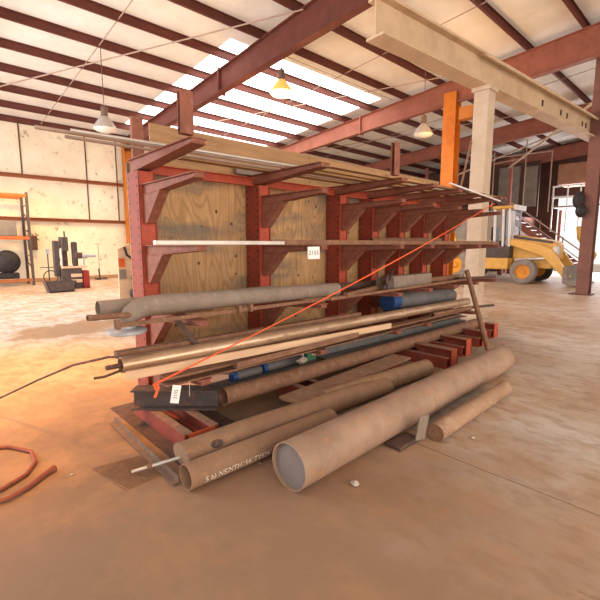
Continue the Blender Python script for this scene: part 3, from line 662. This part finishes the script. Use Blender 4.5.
# wires and hoses at the left
stock('bent_rebar', G().path([(.30, 4.9, .02), (.50, 4.5, .22), (.68, 4.0, .45), (.84, 3.5, .66), (.98, 3.1, .78), (1.03, 3.0, .79)], .009, n=8), 'rust_dark', 'long bent rusty wire rising to the polished pipe end', 'wire')
stock('thin_rod', G().path([(.86, 3.06, .655), (.92, 3.03, .66), (1.04, 2.98, .70)], .010, n=8), 'rust_dark', 'short rusty rod beside the bent wire', 'rod')
hp = [(.05, 3.95, .015), (.25, 3.93, .015), (.42, 3.80, .015), (.53, 3.60, .015), (.52, 3.40, .015), (.44, 3.25, .015), (.30, 3.16, .015), (.1, 3.1, .015)]
stock('air_hose', G().path(hp, .014, n=10), 'hose', 'curved red-brown hose loop at the left edge of the floor', 'hose')
stock('pry_bar', G().path([(.18, 3.02, .018), (.30, 3.0, .018), (.42, 3.06, .018), (.52, 3.15, .018), (.60, 3.20, .02)], .016, n=10, rs=[.014, .014, .016, .018, .024]), 'hose', 'short red-brown hose end lying in front of the hose loop', 'hose')
# strings and tags
a0, a1 = V(1.195, 2.80, .605), V(6.95, 2.84, 2.25)
sps = [a0 + (a1 - a0) * (i / 24) - V(0, 0, .18 * 4 * (i / 24) * (1 - i / 24) * .35) for i in range(25)]
ss = thing('orange_string', (1.195, 2.80, .605), 'bright orange string running diagonally up across the rack', 'string')
part('strand', G().path(sps, .006, n=8), M['string'], ss)
part('strand', G().path([p + V(.01, -.01, .014 * math.sin(i / 24 * PI)) for i, p in enumerate(sps)], .004, n=8), M['string'], ss)
part('knot', G().path([(1.195, 2.80, .605), (1.21, 2.79, .575), (1.195, 2.79, .535), (1.18, 2.79, .505)], .010, n=8).path([(1.195, 2.80, .605), (1.175, 2.79, .605), (1.19, 2.785, .565)], .008, n=8), M['string'], ss)
def tagged(name, c, wv, hv, nrm, txt, sz, label, tilt=0, vert=False):
    t = thing(name, c, label, 'tag'); n = V(nrm).normalized(); a = V(0, 0, 1).cross(n).normalized(); b = n.cross(a)
    a, b = a * math.cos(tilt) + b * math.sin(tilt), b * math.cos(tilt) - a * math.sin(tilt)
    C = V(c); g = G()
    q = [C + a * x + b * y for x, y in ((-wv / 2, -hv / 2), (wv / 2, -hv / 2), (wv / 2, hv / 2), (-wv / 2, hv / 2))]
    g.add(q + [p - n * .002 for p in q], [(0, 1, 2, 3), (7, 6, 5, 4), (0, 4, 5, 1), (1, 5, 6, 2), (2, 6, 7, 3), (3, 7, 4, 0)]); part('paper', g, M['paper'], t)
    vs, fs = text_mesh(txt, sz); g = G()
    if vert: g.add([C + n * .0015 + a * v.y * -1 + b * v.x for v in vs], fs)
    else: g.add([C + n * .0015 + a * v.x + b * v.y for v in vs], fs)
    part('writing', g, M['ink'], t); return t
tagged('paper_tag', (2.84, 2.84, 1.515), .128, .118, (-.35, -1, 0), '2155', .055, 'white square tag reading 2155 hanging on the middle bar', .02)
tagged('paper_tag', (1.345, 2.80, .485), .062, .135, (-.4, -1, .15), '2155', .036, 'narrow white tag hanging on the short dark I-beam', -.2, True)
part_ = stock('tag_wire', G().path([(1.46, 2.80, .56), (1.457, 2.80, .44)], .003, n=6), 'alu', 'thin wire hanging right of the narrow white tag', 'wire')

# ------------------------------------------------------------------ left background
# pallet shelving
sh = thing('pallet_shelving', (1.9, 19.4, 0), 'orange and dark pallet shelving against the back wall at the left', 'shelving')
for x, y in ((3.38, 18.9), (3.38, 19.9), (.2, 18.9), (.2, 19.9)):
    part('upright', G().channel((x, y, 0), (x, y, 3.55), .09, .09, .012, up=(0, 1, 0)), M['darksteel'], sh)
for x in (3.38, .2):
    g = G()
    for k in range(7): g.bar((x, 18.9, .2 + k * .48), (x, 19.9, .45 + k * .48 if k % 2 else .2 + k * .48), .035, .035)
    part('cross_brace', g, M['darksteel'], sh)
for z in (3.42, 1.83):
    for y in (18.87, 19.93): part('shelf_beam', G().bar((.2, y, z), (3.36, y, z), .05, .11), M['shelf_orange'], sh)
part('shelf_beam', G().bar((.2, 18.87, .22), (3.36, 18.87, .22), .05, .11), M['girt'], sh)
part('shelf_deck', G().box(.2, 3.36, 18.9, 19.9, 1.87, 1.90), M['rust_dark'], sh)
sf = thing('dark_fan', (2.9, 19.3, .28), 'round dark fan-like bundle on the lowest shelf of the pallet shelving', 'fan')
part('housing', G().lathe([(.001, -.22), (.25, -.2), (.43, -.08), (.45, 0), (.43, .1), (.25, .2), (.001, .22)], (2.62, 19.2, .92), 28, axis='y'), M['black'], sf)
part('stand', G().box(2.3, 2.95, 18.95, 19.4, .28, .5), M['black'], sf)
single('storage_bin', G().box(2.45, 3.0, 19.0, 19.6, 1.90, 2.45), M['greypanel'], 'dark bin on the middle shelf of the pallet shelving', 'bin', bevel=.02)
single('wall_box', G().box(3.55, 3.85, 20.1, 20.33, 1.35, 1.95), M['rust_dark'], 'brown box mounted on the wall right of the pallet shelving', 'box')

# machine group: two tall drill presses on a bench
dp = thing('drill_press', (4.0, 16.6, 0), 'tall dark drill press with two columns near the back wall', 'machine')
part('column', G().box(3.62, 3.80, 16.5, 16.7, .45, 1.72), M['darksteel'], dp, .03)
part('column', G().box(3.90, 4.08, 16.6, 16.8, .8, 1.75), M['rust_dark'], dp, .03)
part('head', G().box(3.86, 4.08, 16.4, 16.8, 1.35, 1.85).tube((4.02, 16.6, 1.84), (4.02, 16.6, 2.06), .025), M['darksteel'], dp, .03)
part('crosshead', G().box(3.7, 4.05, 16.45, 16.55, 1.02, 1.10), M['rust_dark'], dp, .01)
part('spindle', G().tube((3.84, 16.45, .82), (3.84, 16.45, 1.45), .035), M['alu'], dp)
part('table', G().box(3.82, 4.62, 16.3, 16.8, .74, .81), M['palewood'], dp, .01)
part('bench', G().box(3.80, 4.46, 16.35, 16.8, 0, .73), M['darksteel'], dp, .01)
for z in (.22, .42): part('drawer', G().box(4.08, 4.44, 16.31, 16.35, z, z + .12), M['palewood'], dp, .01)
dq = thing('bench_press', (4.3, 16.5, .81), 'smaller dark press with grey motor at the right end of the bench', 'machine')
part('column', G().box(4.22, 4.40, 16.5, 16.7, .81, 1.68), M['darksteel'], dq, .05)
part('head', G().box(4.26, 4.55, 16.35, 16.6, 1.08, 1.30), M['rust_dark'], dq, .05)
part('motor', G().tube((4.5, 16.4, 1.17), (4.66, 16.38, 1.18), .10, n=20).tube((4.66, 16.38, 1.18), (4.95, 16.36, 1.16), .05), M['flange'], dq)
part('chuck', G().tube((4.52, 16.4, .84), (4.52, 16.4, 1.08), .05), M['alu'], dq)
single('red_cabinet', G().box(4.48, 4.68, 16.3, 16.7, 0, .64).box(4.50, 4.66, 16.29, 16.3, .06, .28).box(4.50, 4.66, 16.29, 16.3, .32, .58), M['brick_red'], 'narrow red cabinet at the right of the machine bench', 'cabinet', bevel=.01)
g = G(); pr = [(-.46, .36), (-.36, .0), (.36, 0), (.46, .36), (.43, .36), (.34, .04), (-.34, .04), (-.43, .36)]
v = [(3.55 + x, 15.4, z) for x, z in pr] + [(3.55 + x, 15.9, z) for x, z in pr]
n8 = 8; g.add(v, [(i, (i + 1) % n8, n8 + (i + 1) % n8, n8 + i) for i in range(n8)] + [tuple(range(7, -1, -1)), tuple(range(8, 16))])
for yy in (15.4, 15.87):
    q = [(-.455, .355), (-.355, .005), (.355, .005), (.455, .355)]; g.add([(3.55 + a, yy, b) for a, b in q] + [(3.55 + a, yy + .03, b) for a, b in q], [(0, 1, 2, 3), (7, 6, 5, 4), (0, 4, 5, 1), (1, 5, 6, 2), (2, 6, 7, 3), (3, 7, 4, 0)])
single('drip_tray', g, M['darksteel'], 'long dark metal trough on the floor in front of the drill press', 'trough')
gr = thing('wheel_stand', (3.45, 16.6, 0), 'thin stand with round wheel left of the drill press', 'stand')
part('post', G().tube((3.47, 16.7, 0), (3.47, 16.7, 1.3), .022), M['darksteel'], gr)
wg = G(); cir = [(3.5 + .22 * math.cos(2 * PI * i / 24), 16.6, .45 + .22 * math.sin(2 * PI * i / 24)) for i in range(25)]; wg.path(cir, .02, n=8, caps=False)
part('wheel', wg, M['darksteel'], gr); part('crossbar', G().bar((3.2, 16.68, .78), (3.75, 16.68, .78), .03, .03), M['darksteel'], gr); part('top_box', G().box(3.42, 3.52, 16.62, 16.7, 1.26, 1.42), M['flange'], gr)
js = thing('tripod_stand', (6.4, 19.9, 0), 'slim grey tripod stand against the back wall', 'stand')
part('post', G().tube((6.15, 19.9, .1), (6.15, 19.9, 1.62), .018).box(6.0, 6.27, 19.88, 19.92, 1.58, 1.61), M['conduit'], js)
part('base', G().bar((5.95, 19.7, .05), (6.4, 20.0, .05), .07, .09).bar((5.95, 20.0, .05), (6.4, 19.7, .05), .07, .09).bar((6.15, 19.9, .05), (6.1, 19.85, .5), .05, .05), M['darksteel'], js)
hk = G().path([(3.5, 20.25, 2.15), (3.7, 20.25, 2.0), (3.95, 20.25, 1.75)], .02).path([(3.8, 20.25, 2.05), (3.95, 20.25, 1.95)], .02)
single('wall_hook', hk, M['darksteel'], 'bent dark hook on the back wall above the wheel stand', 'hook')
# white board with black gear
wbn = thing('leaning_board', (4.2, 11.5, 0), 'pale upright board just left of the rack end', 'board')
part('board', G().prism([(-.28, 0), (.28, 0), (.28, 1.45), (.05, 1.62), (-.28, 1.45)], (4.28, 11.4, 0), (4.28, 11.45, 0)), M['palewood'], wbn)
part('patch', G().box(4.01, 4.18, 11.385, 11.40, .98, 1.22), M['shelf_orange'], wbn); part('patch', G().box(4.01, 4.2, 11.385, 11.40, .66, .92), M['greytube'], wbn)
hh = thing('hanging_gear', (4.4, 11.28, .2), 'black straps and gear hanging on the pale board', 'gear')
part('strap', G().path([(4.17, 11.36, 1.52), (4.22, 11.33, 1.3), (4.36, 11.33, 1.2), (4.42, 11.33, 1.1)], .035), M['black'], hh)
g = G(); g.sphere((4.42, 11.3, .68), .12, 0, 8, 1.4); g.sphere((4.38, 11.3, .25), .14, 0, 8, 1.2); part('pouch', g, M['black'], hh)

# ------------------------------------------------------------------ backhoe (heads towards -Y)
bh = thing('backhoe_loader', (20.8, 7.8, 0), 'yellow backhoe loader parked behind the right end of the rack', 'vehicle')
def wheel(x, y, r, w_, tm, lab=None):
    s = -1 if x < 20.8 else 1
    t = part('tyre', G().lathe([(r * .58, -w_ / 2), (r * .9, -w_ / 2), (r, -w_ * .36), (r, w_ * .36), (r * .9, w_ / 2), (r * .58, w_ / 2)], (x, y, r), 36, axis='x'), M[tm], bh)
    part('rim', G().lathe([(.001, s * w_ * .30), (r * .16, s * w_ * .32), (r * .22, s * w_ * .18), (r * .5, s * w_ * .2), (r * .58, s * w_ * .46), (r * .6, s * w_ * .46), (r * .6, -s * w_ * .46), (.001, -s * w_ * .46)], (x, y, r), 30, axis='x'), M['rim'], t)
wheel(19.85, 6.75, .50, .34, 'rubber'); wheel(21.75, 6.75, .50, .34, 'rubber_dark'); wheel(19.8, 9.6, .70, .45, 'rubber'); wheel(21.8, 9.6, .70, .45, 'rubber_dark')  # near-side tyres paler, far-side tyres darker
g = G(); pr = [(5.75, 1.0), (5.75, 1.60), (5.9, 1.72), (7.4, 1.98), (7.4, 1.0)]
v = [(20.35, a, b) for a, b in pr] + [(21.25, a, b) for a, b in pr]; g.add(v, [tuple(range(5)), tuple(range(9, 4, -1))] + [(i, (i + 1) % 5, 5 + (i + 1) % 5, 5 + i) for i in range(5)])
part('hood', g, M['yellow'], bh, .03)
part('hood_stripe', G().bar((20.34, 5.9, 1.66), (20.34, 7.4, 1.90), .02, .10), M['darksteel'], bh)
part('chassis', G().box(20.3, 21.3, 5.9, 10.4, .62, 1.0).box(20.0, 20.5, 7.3, 9.0, .55, .98), M['yellow'], bh, .03)
part('side_tank', G().box(19.75, 20.25, 7.35, 8.75, .55, 1.02), M['yellow'], bh, .04)
part('headlight', G().tube((20.3, 5.85, 1.35), (20.3, 5.7, 1.35), .17, n=20), M['white'], bh)
part('cab_floor', G().box(20.0, 21.6, 7.4, 8.6, 1.0, 1.5), M['darksteel'], bh, .02)
for x, y in ((20.05, 7.45), (21.2, 7.45), (20.05, 8.05), (21.2, 8.05), (20.05, 7.7)):
    part('cab_post', G().bar((x, y, 1.5), (x, y + .05, 3.05), .08, .08, up=(0, 1, 0)), M['white'] if x < 21 else M['darksteel'], bh)
part('cab_roof', G().box(19.95, 21.3, 7.35, 8.2, 3.05, 3.18), M['yellow'], bh, .05)
part('roof_lamp', G().box(20.0, 21.25, 7.28, 7.35, 3.0, 3.2), M['white'], bh)
part('windscreen', G().box(20.1, 21.15, 7.44, 7.45, 1.95, 3.0), M['glass'], bh)
part('window_pane', G().box(20.04, 20.05, 7.5, 8.0, 1.55, 3.0), M['glass'], bh)
part('seat', G().box(20.5, 21.1, 7.95, 8.4, 1.5, 1.75).box(20.5, 21.1, 8.3, 8.42, 1.75, 2.35), M['black'], bh, .05)
for x in (20.12, 21.48):
    g = G(); pr = [(7.55, 1.85), (7.55, 1.60), (6.2, 1.15), (5.4, .30), (5.15, .34), (5.85, 1.40), (6.4, 1.62)]
    v = [(x - .07, a, b) for a, b in pr] + [(x + .07, a, b) for a, b in pr]; k = len(pr)
    g.add(v, [tuple(range(k)), tuple(range(2 * k - 1, k - 1, -1))] + [(i, (i + 1) % k, k + (i + 1) % k, k + i) for i in range(k)])
    part('loader_arm', g, M['yellow'], bh, .015)
    part('lift_cylinder', G().tube((x, 7.2, .95), (x, 5.9, 1.05), .06, n=14), M['alu'], bh)
g = G(); pr = [(5.35, .15), (5.35, .75), (5.25, .78), (5.17, .25), (4.75, .08), (4.75, .03), (5.2, .03)]
v = [(19.75, a, b) for a, b in pr] + [(21.9, a, b) for a, b in pr]; k = len(pr)
g.add(v, [tuple(range(k)), tuple(range(2 * k - 1, k - 1, -1))] + [(i, (i + 1) % k, k + (i + 1) % k, k + i) for i in range(k)])
part('bucket', g, M['greytube'], bh, .01)
g = G().bar((20.8, 9.9, 1.0), (20.8, 10.7, 2.9), .22, .28).bar((20.8, 10.7, 2.9), (20.8, 11.4, 1.2), .2, .24)
part('backhoe_boom', g, M['yellow'], bh, .03)
part('step', G().bar((19.8, 8.9, 1.55), (19.8, 8.4, 1.0), .3, .08), M['yellow'], bh)
bh.location.x += -1.84; bh.location.y += -0.75
# boom hook thing right of bucket
hkk = thing('digging_arm', (22.4, 5.0, 0), 'curved yellow digging arm standing behind the loader bucket', 'machine part')
part('arm', G().path([(22.2, 5.0, .40), (22.35, 4.8, .7), (22.5, 4.7, 1.1), (22.6, 4.9, 1.5), (22.6, 5.2, 1.9), (22.6, 5.3, 2.4)], .12, n=12, rs=[.12, .18, .22, .18, .14, .1]), M['yellow'], hkk)
part('foot', G().box(21.95, 22.6, 4.7, 5.2, 0, .42), M['greytube'], hkk, .05)
gbx = thing('storage_tank', (23.0, 10.2, 0), 'grey-beige box on a yellow timber frame left of the backhoe cab', 'box')
part('box', G().box(22.4, 23.6, 8.45, 11.2, 1.85, 3.35), M['greybox'], gbx, .03)
part('frame', G().box(22.3, 23.7, 8.4, 12.0, 1.55, 1.85), M['cream'], gbx)
for x, y in ((22.4, 8.6), (23.6, 8.6), (22.4, 11.8), (23.6, 11.8)): part('leg', G().box(x - .1, x + .1, y - .1, y + .1, 0, 1.55), M['steel_dark'], gbx)
# light flatbed floor mat under backhoe
# ------------------------------------------------------------------ stairs, mezzanine
st = thing('stairs', (24.6, 6.9, 0), 'red steel stairs climbing left behind the backhoe', 'stairs')
for x in (24.1, 25.1):
    part('stringer', G().bar((x, 8.9, 3.0), (x, 5.2, 0.05), .05, .30, up=(0, 0, 1)), M['steel_red'], st)
for k in range(14):
    s = (k + .5) / 14; y = 8.9 - 3.7 * s; z = 3.05 - 2.95 * s
    part('tread', G().box(24.12, 25.08, y - .13, y + .13, z, z + .035), M['white'], st)
for x in (24.1,):
    part('handrail', G().tube((x, 9.3, 4.15), (x, 5.2, 1.05), .035, n=10), M['conduit'], st)
    part('handrail', G().tube((x, 9.3, 3.8), (x, 5.2, .62), .025, n=10), M['conduit'], st)
    for y, z in ((8.7, 2.9), (7.4, 1.9), (6.3, 1.0), (5.25, .1)): part('rail_post', G().tube((x, y, z), (x, y, z + .95), .03, n=10), M['steel_red'], st)
mz = thing('mezzanine', (26.5, 11.5, 0), 'dark mezzanine with grey panels behind the backhoe', 'mezzanine')
part('deck', G().box(24.0, 29.3, 9.1, 15.8, 3.0, 3.2), M['steel_dark'], mz)
part('lower_wall', G().box(25.2, 29.3, 9.1, 15.8, 0, 3.0), M['darkwall'], mz)
part('back_panel', G().box(27.0, 27.1, 8.5, 15.8, 3.2, 6.4), M['darkwall'], mz)
for y0, y1, z0, z1 in ((9.55, 10.75, 3.9, 6.2), (8.6, 9.25, 3.8, 6.1), (11.3, 12.6, 3.6, 6.2)): part('grey_panel', G().box(26.9, 27.0, y0, y1, z0, z1), M['greypanel'], mz)
for y, z0 in ((8.95, 3.2), (10.4, 3.2), (12.0, 3.2), (14.0, 3.2)): part('post', G().box(24.05, 24.2, y, y + .15, 0, 6.3), M['steel_red'], mz)
for z in (4.2, 3.7): part('rail', G().tube((24.1, 9.0, z), (24.1, 15.8, z), .03, n=10), M['steel_red'], mz)
ld = thing('stair_landing', (25.5, 6.3, 0), 'raised landing with white guard rail before the bright doorway', 'landing')
part('deck', G().box(26.4, 28.0, 4.6, 7.6, 3.60, 3.68), M['greypanel'], ld)
for y in (4.7, 7.5): part('post', G().box(27.8, 27.95, y - .07, y + .07, 0, 3.55), M['steel_red'], ld)
part('top_rail', G().bar((26.4, 4.6, 4.75), (26.4, 7.6, 4.75), .05, .07), M['white'], ld)
part('mid_rail', G().bar((26.4, 4.6, 4.15), (26.4, 7.6, 4.15), .05, .12), M['white'], ld)
for y in (7.55, 6.85, 6.25, 5.6, 5.0): part('baluster', G().box(26.38, 26.43, y - .03, y + .03, 2.3, 4.75), M['white'], ld)
single('brown_crate', G().box(26.6, 28.2, 5.3, 7.45, 4.85, 5.95).box(26.58, 26.6, 5.3, 7.45, 5.88, 5.95), M['brownbox'], 'brown wooden crate above the white guard rail', 'crate', bevel=.02)
cg = thing('wire_cage', (23.5, 8.5, 0), 'thin wire cage frame hanging before the mezzanine', 'cage')
for a, b in (((23.5, 9.7, 3.2), (23.5, 9.7, 6.5)), ((23.5, 9.7, 6.2), (23.5, 6.9, 6.15)), ((23.5, 6.9, 6.15), (23.5, 6.9, 3.2)), ((23.5, 8.1, 3.2), (23.5, 8.1, 6.9)), ((23.5, 9.7, 5.9), (23.5, 8.1, 6.0))):
    part('rod', G().tube(a, b, .03, n=8), M['conduit'], cg)
# bracing beams in the right bay
for k, (a, b, r, m) in enumerate((((15.7, 3.6, 5.9), (24.1, 9.15, 5.7), .05, 'beige'), ((14.98, 7.6, 4.1), (21.88, 5.0, 6.95), .03, 'conduit'), ((8.85, 4.50, 2.0), (8.85, 4.155, 3.75), .022, 'rust'))):
    single('brace_rod', G().tube(a, b, r, n=10), M[m], ('pale pipe brace under the roof right of the crane column', 'thin brown sway rod right of the orange column', 'rusty rod leaning against the beige crane column')[k], 'rod')
# small debris on floor
for k, (x, y, r, m) in enumerate(((3.98, 2.08, .03, 'rag'), (2.02, 1.62, .03, 'rag'), (3.25, 1.38, .02, 'rag'), (.67, 3.05, .012, 'rag'), (3.72, .55, .02, 'rag'))):
    g = G(); g.sphere((x, y, r * .5), r, 0, 5, .5)
    for v in g.v: v.x += random.uniform(-.3, .3) * r; v.z = max(0, v.z + random.uniform(-.15, .15) * r)
    single('paper_scrap', g, M[m], ('pale scrap on floor between large pipe and rack', 'pale scrap beside the front of the large pipe', 'pale scrap in front of the short solid pipe', 'tiny pale scrap on the brown floor at left', 'small pale scrap alone on the floor at right')[k], 'scrap')

# loose dirt and scale between the rack and the floor pipes
g = G()
for i in range(420):
    x = random.uniform(1.7, 7.0); y = random.gauss(2.35 + .1 * x, .28); r = random.uniform(.006, .024)
    if y < 2.1 and x > 1.6: continue
    vs = [(x + r * math.cos(a) * random.uniform(.6, 1.2), y + r * math.sin(a) * random.uniform(.6, 1.2), 0.0) for a in (0, 1.26, 2.5, 3.8, 5.0)] + [(x + random.uniform(-.3, .3) * r, y, r * random.uniform(.4, .9))]
    g.add(vs, [(0, 1, 5), (1, 2, 5), (2, 3, 5), (3, 4, 5), (4, 0, 5), (4, 3, 2, 1, 0)])
dirt = single('loose_dirt', g, M['rustmid'], 'brown crumbs of dirt and rust scale scattered under the rack', 'dirt'); dirt['kind'] = 'stuff'
